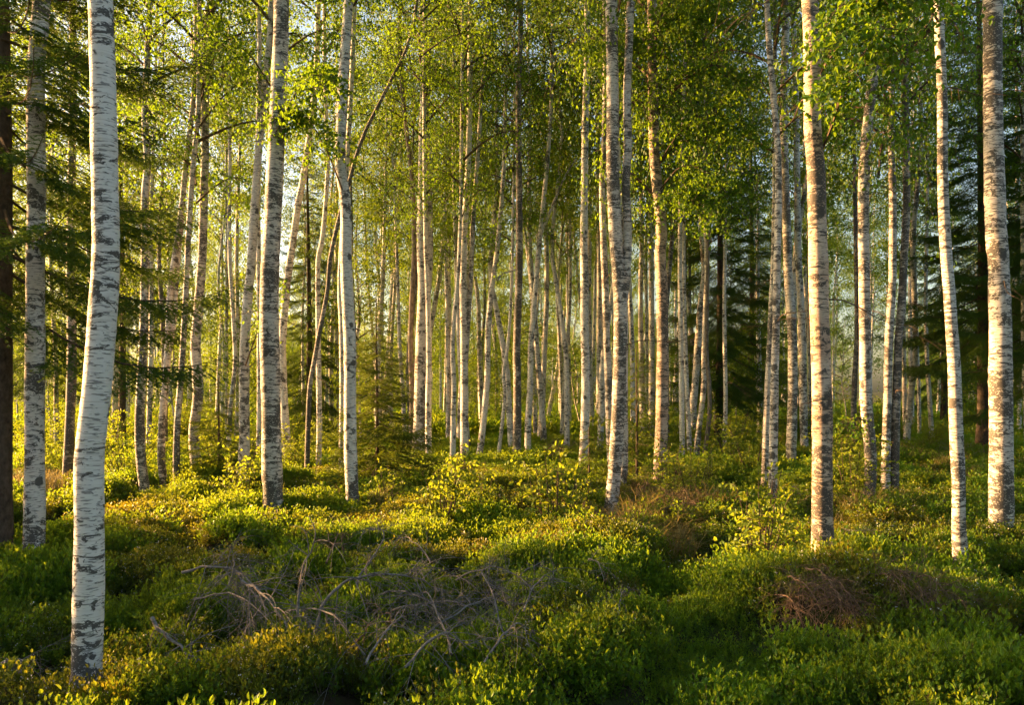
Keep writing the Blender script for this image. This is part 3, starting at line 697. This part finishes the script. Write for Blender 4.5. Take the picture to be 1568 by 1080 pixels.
SNAG = []
for i in range(4):
    g = np.random.default_rng(640 + i); bf = Buf(); t = np.linspace(0, 1, 8)[:, None]; L = (.35, .6, .9, 1.2)[i]
    A = np.hstack([L * t, .06 * L * np.sin(4 * t + i), -.18 * L * t ** 2 + .05 * L * np.sin(6 * t)])
    bf.tube(A, np.linspace(.011, .003, 8), 5, .5, 0, True, .08)
    for q in range(3 + 2 * i):
        j = int(g.integers(2, 8)); dr = unit(np.array([.7, g.choice([-1, 1]) * g.uniform(.4, .9), g.uniform(-.4, .2)])); tt = np.linspace(0, 1, 5)[:, None]
        bf.tube(A[j] + dr * L * .35 * tt - np.array([0, 0, .12 * L]) * tt ** 2, np.linspace(.004, .0015, 5), 4, .5, 0, False)
    SNAG.append(bf.mesh('dead_side_twig', M['limb'], True))
minor = []
TREE_XY = []
for ti, (tid, pix, w0, w1, bark, label, ref) in enumerate(T):
    px0, py0 = pix[0]
    d = F * CH / (py0 - HY)
    p0 = world_at(px0, py0, d)
    gz = float(hgt(p0[0], p0[1]))
    cosf = math.cos(math.atan((px0 - 784) / F))
    near = d < 14
    step, seg = (.05, 22) if near else (.15, 12)
    C, r = stem_mesh(pix, d, w0, w1, p0, cosf, seg, step, 0)
    ztop = C[-1, 2]
    # crown base and total height
    cb = max(5.6, ztop - (.2 if pix[-1][1] <= 5 else 1.0) + rng.uniform(-.3, .8))
    if tid == 't44': cb = 4.6
    if tid == 't58': cb = 4.6
    if tid in ('t3', 't4', 't5', 't6', 't7', 't8'): cb = 4.8 + .5 * (ti % 3)
    if tid in ('t1', 't2'): cb = 6.2 + rng.uniform(0, .5)
    H = max(cb + 6.0, rng.uniform(14, 18))
    cl = H - cb
    # run the stem on upward through the crown
    m = 10; tt = np.linspace(0, 1, m + 1)[1:, None]
    up = np.array([0, 0, 1.0]); top = C[-1]
    drift = np.array([C[-1, 0] - C[-6, 0], 0, 0]) / max(C[-1, 2] - C[-6, 2], .1) * .35
    Hend = cb + cl * .9
    if Hend > ztop + .5:
        E = top + (up + drift * (1 - .5 * tt)) * (Hend - ztop) * tt
        E[:, :2] += np.stack([smooth_noise(m, 3, .04), smooth_noise(m, 3, .04)], 1) * tt
        C = np.vstack([C, E]); r = np.concatenate([r, r[-1] * (1 - tt[:, 0]) ** .9 + .006])
    # foot: flare down into the ground
    foot = np.array([[p0[0], p0[1], gz - .12], [p0[0], p0[1], gz + .02], [p0[0], p0[1], (gz + p0[2]) / 2 + .02]])
    foot[:, 0] += (C[0, 0] - C[3, 0]) * np.array([1.0, .7, .35])
    C = np.vstack([foot, C]); r = np.concatenate([r[0] * np.array([1.75, 1.42, 1.16]), r])
    # knots and swellings
    n = len(C)
    r = r * (1 + smooth_noise(n, 4 if near else 3, .022) + smooth_noise(n, 14, .02))
    org = np.array([p0[0], p0[1], gz])
    root = link('birch_tree', None, loc=org)
    tag(root, label, 'tree', 'birches of the near stand')
    bf = Buf(); bf.tube(C - org, r, seg, .5, 0, True, .012 if near else .02)
    link('trunk', bf.mesh('birch_trunk', M['pale' if bark == 'plain' and d > 15.5 else bark], True), root)
    for fpix, fw0, fw1 in FORK.get(tid, ()):
        FC, fr = stem_mesh(fpix, d, fw0, fw1, p0, cosf, 12, .08, 0, depth_wob=.015)
        bf = Buf(); bf.tube(FC - org, fr * (1 + smooth_noise(len(fr), 4, .025)), 12, .5, 0, True, .012)
        lk_ = link('stem_fork' if fw0 > 6 else 'branch', bf.mesh('birch_fork', M['plain' if bark == 'ring' else bark], True), root)
    if d < 24 and bark != 'brown':
        for q in range(int(rng.integers(1, 4)) + (2 if tid not in ('t1', 't2', 't12', 't15') else 0)):
            zz = rng.uniform(1.2, max(2.0, cb)); c0 = np.array([np.interp(zz, C[:, 2], C[:, c]) for c in range(3)]) - org
            link('dead_twig', SNAG[int(rng.integers(0, 4))], root, c0, (0, rng.uniform(-.5, .35), rng.uniform(0, 6.28)), (rng.uniform(.35, .85),) * 3)
    ax = np.array([np.interp(cb + cl * .3, C[:, 2], C[:, c]) for c in range(3)]) - org
    kind = 'tall' if d < 22 else 'far'
    s = cl / 9; wid = rng.uniform(.85, 1.1) * (1.0 if d > 9 else .9)
    link('crown', CROWN[kind][ti % 4], root, (ax[0], ax[1], cb - gz), (0, 0, rng.uniform(0, 6.28)), (wid, wid, s))
    TREE_XY.append((p0[0], p0[1]))
    if not label: minor.append((px0, root))
rank_labels(minor, 'slim birch')

# leafy limbs that hang low in front: golden ones on the sunlit birch, dark ones beside the pinkish birch
def leafy_limb(root_xyz, pts, leaf, n_twig, per_m, seed, rad=.014, spread=.55, mat='leaf'):
    g = np.random.default_rng(seed); bf = Buf()
    C = catmull(np.array(pts), 14); bf.tube(C, np.linspace(rad, .004, 14), 6, .4, 1, False)
    for k in range(n_twig):
        s = g.uniform(.42, 1); i = s * 13; p = np.array([np.interp(i, np.arange(14), C[:, c]) for c in range(3)])
        a = g.uniform(0, 6.28); l = spread * g.uniform(.5, 1.3); dr = np.array([math.cos(a), math.sin(a), g.uniform(-.2, .4)])
        tt = np.linspace(0, 1, 5)[:, None]; tw = p + dr * l * tt - np.array([0, 0, 1]) * l * g.uniform(.3, .9) * tt ** 2
        bf.tube(tw, np.linspace(.004, .0014, 5), 3, .35, 1, False)
        n = int(per_m * l); v = g.uniform(.1, 1, n); q = np.stack([np.interp(v, tt[:, 0], tw[:, c]) for c in range(3)], 1) + g.normal(size=(n, 3)) * leaf * .7
        bf.leaves(q, g.normal(size=(n, 3)) * .7 + [0, 0, -.8], leaf * g.uniform(.75, 1.2, n), leaf * g.uniform(.62, .85, n), np.clip(g.normal(.5, .2, n), 0, 1), 0, True)
    return bf
def attach_limb(tid, pix_d, leaf, n_twig, per_m, seed, spread):
    k = [t[0] for t in T].index(tid)
    root = [o for o in bpy.data.objects if o.name.startswith('birch_tree')][0]
    roots = sorted([o for o in COL.objects if o.type == 'EMPTY' and o.name.startswith('birch_tree')], key=lambda o: (0 if o.name == 'birch_tree' else int(o.name.split('.')[1])))
    root = roots[k]
    pts = np.array([world_at(px, py, d) for px, py, d in pix_d]) - np.array(root.location)
    link('branch', leafy_limb(None, pts, leaf, n_twig, per_m, seed, spread=spread).mesh('leafy_branch', [M['leaf'], M['limb']]), root)
attach_limb('t57', [(1256,235,7.5),(1275,190,7.2),(1295,130,6.8),(1330,70,6.4),(1370,40,6.1)], .055, 46, 44, 1, .45)
attach_limb('t57', [(1250,120,7.5),(1290,60,7.0),(1340,-20,6.5),(1390,-40,6.2)], .055, 46, 44, 2, .5)
attach_limb('t61', [(1442,40,7.5),(1420,10,7.2),(1390,-10,6.9),(1350,10,6.6)], .055, 40, 40, 3, .5)
for q, (x0, y0, x1, y1) in enumerate(((1001,190,1130,110), (1002,260,1140,200), (1003,300,1120,290), (1000,120,1090,20), (1000,60,1110,-30), (1001,160,930,60), (1003,330,1080,330))):
    attach_limb('t44', [(x0,y0,13.4),((x0*2+x1)/3,y0*.6+y1*.4-40,13.0),((x0+2*x1)/3,(y0+2*y1)/3-30,12.7),(x1,y1+15,12.4)], .06, 42, 46, 20 + q, .6)
attach_limb('t11', [(376,560,12.8),(390,520,12.5),(410,470,12.2),(440,430,12.0)], .055, 22, 34, 41, .45)
attach_limb('t58', [(1330,650,11.4),(1310,640,11.2),(1290,660,11.0)], .05, 16, 34, 42, .35)
attach_limb('t15', [(528,300,11.4),(500,230,11.2),(470,180,11.0),(450,170,10.8)], .06, 40, 40, 43, .6)
attach_limb('t12', [(424,200,10.8),(455,140,10.6),(490,110,10.4),(510,130,10.2)], .06, 36, 40, 44, .6)

# ------------------------------------------------------------------ birches farther back
def far_trunk(seed, H=15.0):
    g = np.random.default_rng(seed); n = 22; t = np.linspace(0, 1, n)
    P = np.stack([np.interp(t, np.linspace(0, 1, 6), g.normal(size=6) * .22) * t ** .5, np.interp(t, np.linspace(0, 1, 6), g.normal(size=6) * .22) * t ** .5, -.2 + (H + .2) * t], 1)
    P[:, 0] += g.normal() * .5 * t
    R = .085 * (1 - t) ** .8 + .008; R[0] *= 1.3
    bf = Buf(); bf.tube(P, R, 8, .5, 0, True, .02)
    return bf, P
FT = []
for i in range(8):
    bf, P = far_trunk(300 + i); FT.append((bf.mesh('far_birch_trunk', M['dark' if i == 5 else 'pale'], True), bf.mesh('far_birch_trunk_dark', M['dark'], True), P))
farlist = []
g = np.random.default_rng(77)
spots = []
for i in range(240):
    d = 22 + 56 * g.uniform() ** 1.2
    px = g.uniform(-60, 1630) if i % 3 else g.uniform(480, 1000)
    x = (px - 784) / F * d
    if any((x - a) ** 2 + (d - c) ** 2 < 1.6 for a, c in spots): continue
    spots.append((x, d))
    k = int(g.integers(0, 8)); me, med, P = FT[k]
    s = g.uniform(.85, 1.2); w = g.uniform(.7, 1.25); rz = g.uniform(0, 6.28)
    gz = float(hgt(x, d))
    root = link('background_birch', None, loc=(x, d, gz)); tag(root, None, 'tree', 'slim birches in the background')
    link('trunk', me, root, (0, 0, 0), (0, 0, rz), (w, w, s))
    cb = g.uniform(5.2, 8.2) if (d < 46 or i % 2) else g.uniform(2.2, 5.0); cl = 15 * s - cb
    c, s_ = math.cos(rz), math.sin(rz); ax = [np.interp(cb + cl * .4, P[:, 2] * s, P[:, q]) * w for q in (0, 1)]
    link('crown', CROWN['far'][int(g.integers(0, 4))], root, (ax[0] * c - ax[1] * s_, ax[0] * s_ + ax[1] * c, cb), (0, 0, g.uniform(0, 6.28)), (g.uniform(.62, .95),) * 2 + (cl / 9,))
    farlist.append((px, root))
rank_labels(farlist, 'thin distant birch')

# young leafy birches of the understorey
younglist = []
for i in range(56):
    d = g.uniform(24, 66); px = g.uniform(-20, 1590)
    if 1260 < px < 1420 and d > 20 and g.uniform() < .6: continue
    x = (px - 784) / F * d; k = int(g.integers(0, 8)); me, med, P = FT[k]
    Hh = g.uniform(3.5, 7.5); s = Hh / 15
    gz = float(hgt(x, d)); root = link('young_birch', None, loc=(x, d, gz)); tag(root, None, 'tree', 'young leafy birches below the canopy')
    link('trunk', me, root, (0, 0, 0), (0, 0, 0), (.42, .42, s))
    cb = g.uniform(.6, 1.6)
    link('crown', CROWN['young'][int(g.integers(0, 4))], root, (P[8, 0] * .42, P[8, 1] * .42, cb), (0, 0, g.uniform(0, 6.28)), (g.uniform(.9, 1.3),) * 2 + ((Hh - cb) / 5,))
    younglist.append((px, root))
rank_labels(younglist, 'young leafy birch')

# the forest edge beyond, one mass of foliage, with unseen crowns round the viewer
fx, fy, fs = [], [], []
for i in range(300):
    d = g.uniform(82, 150); px = g.uniform(-500, 2070)
    if (10 < px < 290 or 1265 < px < 1420) and g.uniform() < .8: continue
    fx.append((px - 784) / F * d); fy.append(d); fs.append(g.uniform(.9, 1.5))
for i in range(75):
    a = g.uniform(math.radians(-60), math.radians(170)); rr = g.uniform(22, 48)     # unseen crowns right of and behind the viewer, added to cut sky fill
    fx.append(rr * math.cos(a)); fy.append(-rr * math.sin(a)); fs.append(g.uniform(1.2, 1.7))
    if abs(fx[-1]) < fy[-1] * .8 + 3: fx.pop(); fy.pop(); fs.pop()
fx, fy, fs = map(np.array, (fx, fy, fs)); n = len(fx)
instancer('distant_forest', CROWN['far'], np.stack([fx, fy, np.full(n, -.3)], 1), np.stack([np.zeros(n), np.zeros(n), g.uniform(0, 6.28, n)], 1), np.stack([fs * 1.3, fs * 1.3, fs], 1), g.integers(0, 4, n),
          'far-off leafy wood closing the view, with unseen crowns added round the viewer', 'forest')

# ------------------------------------------------------------------ spruces
def at_px(px, py):
    d = F * CH / (py - HY); return (px - 784) / F * d, d
x, y = at_px(-1, 850); spruce('spruce_tree', x, y, 13, 2.3, 2.7, 118, .075, 'big dark spruce with boughs reaching in from the left edge', 0, False, 1, .12)
x, y = at_px(577, 742); spruce('young_spruce', x, y, 3.5, 1.15, .3, 92, .030, 'small open young spruce right of the kinked white birch', 0, True, 2, .02)
x, y = at_px(335, 745); spruce('young_spruce', x, y, 1.7, .9, .1, 30, .022, 'low bushy young spruce between the S-curved and dark-footed birches', 0, True, 3, .0)
x, y = at_px(975, 738); spruce('young_spruce', x, y, 2.6, .75, .2, 36, .025, 'yellow-green young spruce between the V-forked and golden-leaved birches', 0, True, 4, .0)
x, y = at_px(902, 738); spruce('young_spruce', x, y, 1.1, .5, .1, 22, .018, 'tiny young spruce in front of the evenly flecked birch', 0, True, 12, .0)
x, y = at_px(1101, 674); spruce('spruce_tree', x, y, 17, 2.7, 1.9, 150, .14, 'tall dark spruce with a brown trunk in the right background', 0, False, 5, .3)
x, y = at_px(1507, 692); spruce('spruce_tree', x, y, 16, 2.7, 3.0, 140, .16, 'spruce with thick brown trunk and sunlit boughs left of the thickest birch', -.012, False, 6, .3)
x, y = at_px(472, 668); spruce('spruce_tree', x, y, 12, 2.1, 1.2, 110, .13, 'dark spruce in the background behind the crooked slanting birch', 0, False, 7, .3)
x, y = at_px(1590, 706); spruce('spruce_tree', x, y, 14, 2.5, 1.8, 120, .13, 'shaded spruce at the right edge behind the thickest birch', 0, False, 8, .3)
x, y = at_px(1150, 656); spruce('spruce_tree', x, y, 18, 2.9, 2.0, 140, .15, 'second dark spruce just right of the tall dark spruce', 0, False, 9, .3)
x, y = at_px(1445, 655); spruce('spruce_tree', x, y, 15, 2.6, 2.0, 120, .14, 'distant spruce behind the left-tilting birch', 0, False, 10, .3)
x, y = at_px(60, 690); spruce('spruce_tree', x, y, 12, 1.9, 2.2, 80, .12, 'thinner spruce farther back behind the two left birches', 0, False, 11, .3)
x, y = at_px(185, 672); spruce('spruce_tree', x, y, 15, 2.2, 4.5, 110, .12, 'background spruce between the nearest birch and the bowed birch', 0, False, 14, .25)
# their neighbours beyond the left edge keep the foreground in shade
for k, (x, y, H) in enumerate(((-7.6, 5.4, 3.6), (-7.3, 7.7, 5.2), (-7.9, 8.7, 5.0), (-9.6, 10.4, 4.2), (-8.4, 9.6, 4.4), (-7.2, 6.5, 2.9), (-10.2, 9.0, 5.5))):
    spruce('young_spruce', x, y, H, 1.3, .15, 70, .04, '%s low spruce beyond the left edge, shading the foreground' % ORD[k], 0, True, 30 + k, .05)

# ------------------------------------------------------------------ leafy saplings and shrubs
def shrub(seed, h, rad, n_stem, leaf, per_m):
    g = np.random.default_rng(seed); st, fo = Buf(), Buf()
    for k in range(n_stem):
        a = g.uniform(0, 6.28); r = rad * g.uniform(.3, 1); hh = h * g.uniform(.6, 1.05)
        t = np.linspace(0, 1, 7)[:, None]
        P = np.array([math.cos(a), math.sin(a), 0]) * (rad * .15 + r * t ** 1.3) + np.array([0, 0, -.1]) + np.array([0, 0, hh + .1]) * t + np.stack([smooth_noise(7, 2, .02), smooth_noise(7, 2, .02), np.zeros(7)], 1) * t
        st.tube(P, np.linspace(.006 + .004 * h, .002, 7), 5, .45, 0, False)
        for q in range(int(5 + 5 * h)):
            s = g.uniform(.25, 1); p = np.array([np.interp(s, t[:, 0], P[:, c]) for c in range(3)])
            b_ = g.uniform(0, 6.28); l = (.12 + .22 * h) * g.uniform(.5, 1.1) * (1.2 - .6 * s)
            tt = np.linspace(0, 1, 4)[:, None]; tw = p + np.array([math.cos(b_), math.sin(b_), g.uniform(.1, .8)]) * l * tt - np.array([0, 0, .3]) * l * tt ** 2
            st.tube(tw, np.linspace(.003, .0012, 4), 3, .5, 0, False)
            n = max(3, int(per_m * l)); v = np.linspace(.15, 1, n); Q = np.stack([np.interp(v, tt[:, 0], tw[:, c]) for c in range(3)], 1)
            D = g.normal(size=(n, 3)) * .6 + np.array([math.cos(b_), math.sin(b_), 0]) * .5 + [0, 0, -.25]
            fo.leaves(Q, D, leaf * g.uniform(.7, 1.2, n), leaf * g.uniform(.6, .8, n), np.clip(g.normal(.55, .2, n), 0, 1), 0, True)
    return st, fo
SH = {}
for key, (h, r, ns, lf, pm) in {'sap': (1.0, .30, 8, .055, 30), 'small': (.7, .35, 8, .042, 46), 'bush': (1.5, .75, 13, .05, 44), 'far': (1.8, 1.0, 12, .08, 26)}.items():
    SH[key] = []
    for i in range(3):
        st, fo = shrub(400 + i + int(h * 100), h, r, ns, lf, pm)
        SH[key].append((st.mesh('shrub_stem', M['limb'], True), fo.mesh('shrub_foliage', M['shrub_leaf'])))
def put_shrub(px, py, kind, s, label, name='leafy_shrub', i=0, group=None):
    x, d = at_px(px, py)
    root = link(name, None, loc=(x, d, float(hgt(x, d)))); tag(root, label, 'shrub', group)
    st, fo = SH[kind][i % 3]; rz = rng.uniform(0, 6.28)
    link('stem', st, root, (0, 0, 0), (0, 0, rz), (s, s, s)); link('foliage', fo, root, (0, 0, 0), (0, 0, rz), (s, s, s))
    return root
for k, (px, py, kd, s, lb, nm) in enumerate([
    (675, 803, 'sap', 1.2, 'broad-leaved yellow-green sapling clump left of the picture middle', 'leafy_sapling'),
    (728, 790, 'sap', .8, 'smaller broad-leaved sapling just right of the left sapling clump', 'leafy_sapling'),
    (842, 810, 'sap', 1.25, 'bright broad-leaved sapling in the middle, below the dark-barked birch', 'leafy_sapling'),
    (790, 775, 'sap', .65, 'low sapling between the two brightest sapling clumps', 'leafy_sapling'),
    (880, 790, 'small', 1.1, 'fine-leaved sapling left of the foot of the V-forked birch', 'leafy_sapling'),
    (1162, 880, 'sap', 1.0, 'leafy sapling in half shade left of the thick pinkish birch', 'leafy_sapling'),
    (1190, 850, 'small', 1.0, 'small leafy shoot beside the foot of the slender bending birch', 'leafy_sapling'),
    (372, 765, 'sap', 1.05, 'yellow-leaved shoots around the foot of the dark-footed birch', 'leafy_sapling'),
    (355, 745, 'small', 1.3, 'small leafy bush left of the dark-footed birch', 'leafy_shrub'),
    (598, 765, 'small', 1.0, 'small yellow bush in front of the young spruce', 'leafy_shrub'),
    (1060, 765, 'bush', .75, 'rounded leafy bush right of the golden-leaved birch', 'leafy_shrub'),
    (1025, 755, 'small', 1.3, 'leafy bush touching the foot of the golden-leaved birch', 'leafy_shrub'),
    (1300, 765, 'bush', .8, 'leafy bush left of the bent-footed birch', 'leafy_shrub'),
    (1290, 720, 'bush', .9, 'leafy bush farther back between the pinkish and bent-footed birches', 'leafy_shrub'),
    (195, 735, 'bush', .95, 'leafy bush between the nearest birch and the bowed birch', 'leafy_shrub'),
    (80, 720, 'bush', .9, 'sunlit bush seen between the two leftmost birches', 'leafy_shrub'),
    (1120, 705, 'bush', 1.0, 'sunlit bush below the tall dark spruce', 'leafy_shrub'),
    (1150, 720, 'bush', .8, 'low bush left of the slender bending birch', 'leafy_shrub'),
    (905, 700, 'small', 1.3, 'small bush behind the evenly flecked birch', 'leafy_shrub'),
    (455, 715, 'bush', .8, 'bush behind the right side of the thick ringed birch', 'leafy_shrub')]):
    put_shrub(px, py, kd, s, lb, nm, k, 'saplings and bushes of the clearing')
shl = []
for i in range(95):
    py = g.uniform(626, 700); px = g.uniform(0, 1568)
    if 640 < px < 880 and py > 668: continue
    o = put_shrub(px, py, 'far', g.uniform(.35, .85), None, 'background_shrub', i, 'shrubs in the background'); shl.append((px, o))
rank_labels(shl, 'distant leafy shrub')

# ------------------------------------------------------------------ dead branches on the ground
def twig_path(g, p, dr, L, n=8, curl=.8, sag=.45):
    t = np.linspace(0, 1, n)[:, None]; b_ = unit(np.cross(dr, g.normal(size=3)))
    return p + dr * L * t + b_ * L * curl * g.uniform(.2, .8) * t ** 2 - np.array([0, 0, sag * L]) * t ** 2
def dead_branch(pts, r0, label, seed, n_twig=9, tl=.35, mat='dead', name='dead_branch', lift=0.0):
    g = np.random.default_rng(seed); P = np.array(pts, float); P[:, 2] += lift + .04
    org = P[0].copy(); C = catmull(P, max(14, len(P) * 6)) - org; n = len(C)
    C = C + np.stack([smooth_noise(n, 3, .007) for _ in range(3)], 1)
    root = link(name, None, loc=org); tag(root, label, 'branch', 'dead branches lying in the undergrowth')
    bf = Buf(); bf.tube(C, np.linspace(r0 * .75, r0 * .22, n) * (1 + smooth_noise(n, 2, .08)), 8, .6, 0, True, .05)
    link('limb', bf.mesh('dead_limb', M[mat], True), root)
    T_ = unit(np.gradient(C, axis=0))
    for k in range(int(n_twig * 1.7)):
        i = int(g.uniform(.15, .97) * (n - 1)); dr = unit(T_[i] * .5 + g.normal(size=3) * .8 + [0, 0, .15])
        l = tl * g.uniform(.4, 1.25); bf = Buf()
        tw = twig_path(g, C[i], dr, l); rr = r0 * .25
        bf.tube(tw, np.linspace(rr, rr * .3, 8), 5, .55, 0, True, .05)
        for q in range(int(g.integers(4, 9))):
            j = int(g.uniform(.25, .95) * 7); d2 = unit(dr * .6 + g.normal(size=3) * .7)
            bf.tube(twig_path(g, tw[j], d2, l * g.uniform(.25, .6), 6), np.linspace(rr * .5, rr * .15, 6), 4, .5, 0, False)
        link('twig', bf.mesh('dead_twig', M[mat], True), root)
    return root
def pxs(L): return [world_at(*q) for q in L]
dead_branch(pxs([(470,1015,4.8),(457,940,4.8),(462,890,4.8),(472,860,4.8),(482,828,4.8),(474,806,4.8)]), .014, 'grey dead stick standing upright with a hooked tip', 1, 6, .3)
dead_branch(pxs([(478,995,5.1),(497,935,5.1),(520,905,5.15),(555,892,5.2),(600,890,5.3),(640,897,5.4),(675,915,5.5)]), .016, 'long dead branch arching low to the right of the hooked stick', 2, 14, .4)
dead_branch(pxs([(545,900,5.3),(560,880,5.35),(575,855,5.4),(588,828,5.4),(572,820,5.4),(556,828,5.4)]), .011, 'thin dead branch rising with a curled tip above the arching branch', 3, 7, .28)
dead_branch(pxs([(370,900,5.3),(395,915,5.2),(415,935,5.1),(440,975,5.0)]), .014, 'short dead branch slanting down left of the hooked stick', 4, 9, .4)
dead_branch(pxs([(232,958,4.75),(246,976,4.7),(272,1000,4.65),(302,1022,4.6),(330,1035,4.6)]), .017, 'thick broken dead branch lying right of the nearest birch', 5, 8, .3)
dead_branch(pxs([(278,888,5.6),(320,878,5.6),(360,882,5.6),(392,908,5.5),(430,915,5.5)]), .013, 'tangled dead branch lying at the left end of the brush', 6, 14, .42)
dead_branch(pxs([(352,905,5.4),(360,880,5.4),(357,862,5.4),(361,850,5.4)]), .009, 'short dead stub poking up in the left brush', 7, 4, .2)
dead_branch(pxs([(0,1030,4.6),(25,1022,4.55),(45,1032,4.5),(52,1055,4.45)]), .010, 'bowed dead branch in the bottom left corner', 8, 6, .3)
dead_branch(pxs([(540,1000,4.85),(560,975,4.9),(580,955,4.95),(600,946,5.0)]), .008, 'thin yellowish dead twig below the arching branch', 9, 4, .22, 'dead_brown')
for k, (a, c, lb) in enumerate([((600,960),(760,985),'grey dead branch crossing the brush heap left of the middle'), ((640,1010),(790,950),'dead branch rising to the right through the brush heap'), ((700,905),(820,925),'dead branch along the top of the brush heap'),
        ((585,930),(700,1000),'dead branch sloping down right into the brush heap'), ((690,1030),(640,930),'dead stick leaning left in the brush heap'), ((770,1000),(730,900),'dead stick leaning left at the right end of the brush heap'),
        ((440,960),(560,1030),'dead branch lying low in front of the hooked stick'), ((300,940),(420,985),'dead branch lying across the left foreground leaves'), ((500,880),(530,840),'reddish dead spray standing above the brush'),
        ((410,960),(330,905),'dead branch reaching back left from the hooked stick'), ((660,880),(600,850),'thin dead branch behind the arching branch'), ((620,1050),(720,1020),'dead branch at the bottom edge below the brush heap'), ((560,1045),(640,985),'dead branch rising from the bottom edge into the brush heap'), ((740,1045),(820,1000),'dead branch at the lower right of the brush heap'), ((800,960),(850,915),'dead stick leaning right, right of the brush heap')]):
    da, dc = F * CH / (a[1] - HY), F * CH / (c[1] - HY)
    p, q = world_at(a[0], a[1], da), world_at(c[0], c[1], dc)
    m1, m2 = p * .67 + q * .33 + [0, 0, .10], p * .33 + q * .67 + [0, 0, .12]
    dead_branch([p, m1, m2, q], .010, lb, 30 + k, 12, .38, 'dead_brown' if k in (8,) else 'dead', lift=.06)
for k, (a, c, lb) in enumerate([((1205,905),(1260,960),'brown dead branch hanging on the left face of the dark mound'), ((1235,890),(1290,950),'brown dead branch drooping down the middle of the dark mound'), ((1370,890),(1420,960),'dead branch on the right face of the dark mound'),
        ((1190,930),(1230,985),'brown dead branch low on the left foot of the dark mound'), ((1330,905),(1400,930),'dead branch lying across the top of the dark mound'), ((1260,905),(1310,965),'brown dead branch in the middle hollow of the dark mound'), ((1215,925),(1285,935),'brown dead branch lying level on the left face of the dark mound'), ((1395,905),(1455,940),'dead branch at the right end of the dark mound')]):
    da, dc = 5.85, 5.5
    p, q = world_at(a[0], a[1], da), world_at(c[0], c[1], dc)
    dead_branch([p, p * .6 + q * .4 + [0, -.05, .08], p * .3 + q * .7 + [0, -.08, .03], q], .009, lb, 50 + k, 16, .34, 'dead_brown', lift=.05)
for k, (a, c, mt, lb) in enumerate([((1275,850),(1350,835),'dead','small pale dead stick right of the thick pinkish birch'), ((945,965),(955,935),'dead','grey lichened twig standing in the middle foreground'), ((1200,775),(1225,760),'dead','fallen stick beside the slender bending birch'),
        ((985,790),(1060,770),'dead_brown','dry brown brush right of the V-forked birch'), ((965,780),(1010,750),'dead_brown','dry brush against the foot of the golden-leaved birch'), ((1000,800),(1080,790),'dead_brown','dry brush lying right below the golden-leaved birch'),
        ((840,705),(890,690),'dead_brown','heap of dry brush left of the evenly flecked birch'), ((870,700),(830,690),'dead_brown','second heap of dry brush behind the middle sapling'), ((790,905),(850,900),'dead','small dead twig on the middle hummock'), ((895,880),(925,905),'dead','grey bark-like dead wood in the middle hollow')]):
    da = F * CH / (a[1] - HY); dc = F * CH / (c[1] - HY)
    p, q = world_at(a[0], a[1], da), world_at(c[0], c[1], dc)
    big = .55 if mt == 'dead_brown' else .2
    dead_branch([p, p * .67 + q * .33 + [0, 0, .08], p * .33 + q * .67 + [0, 0, .1], q], .009, lb, 70 + k, 22 if mt == 'dead_brown' else 6, big, mt, lift=.05)
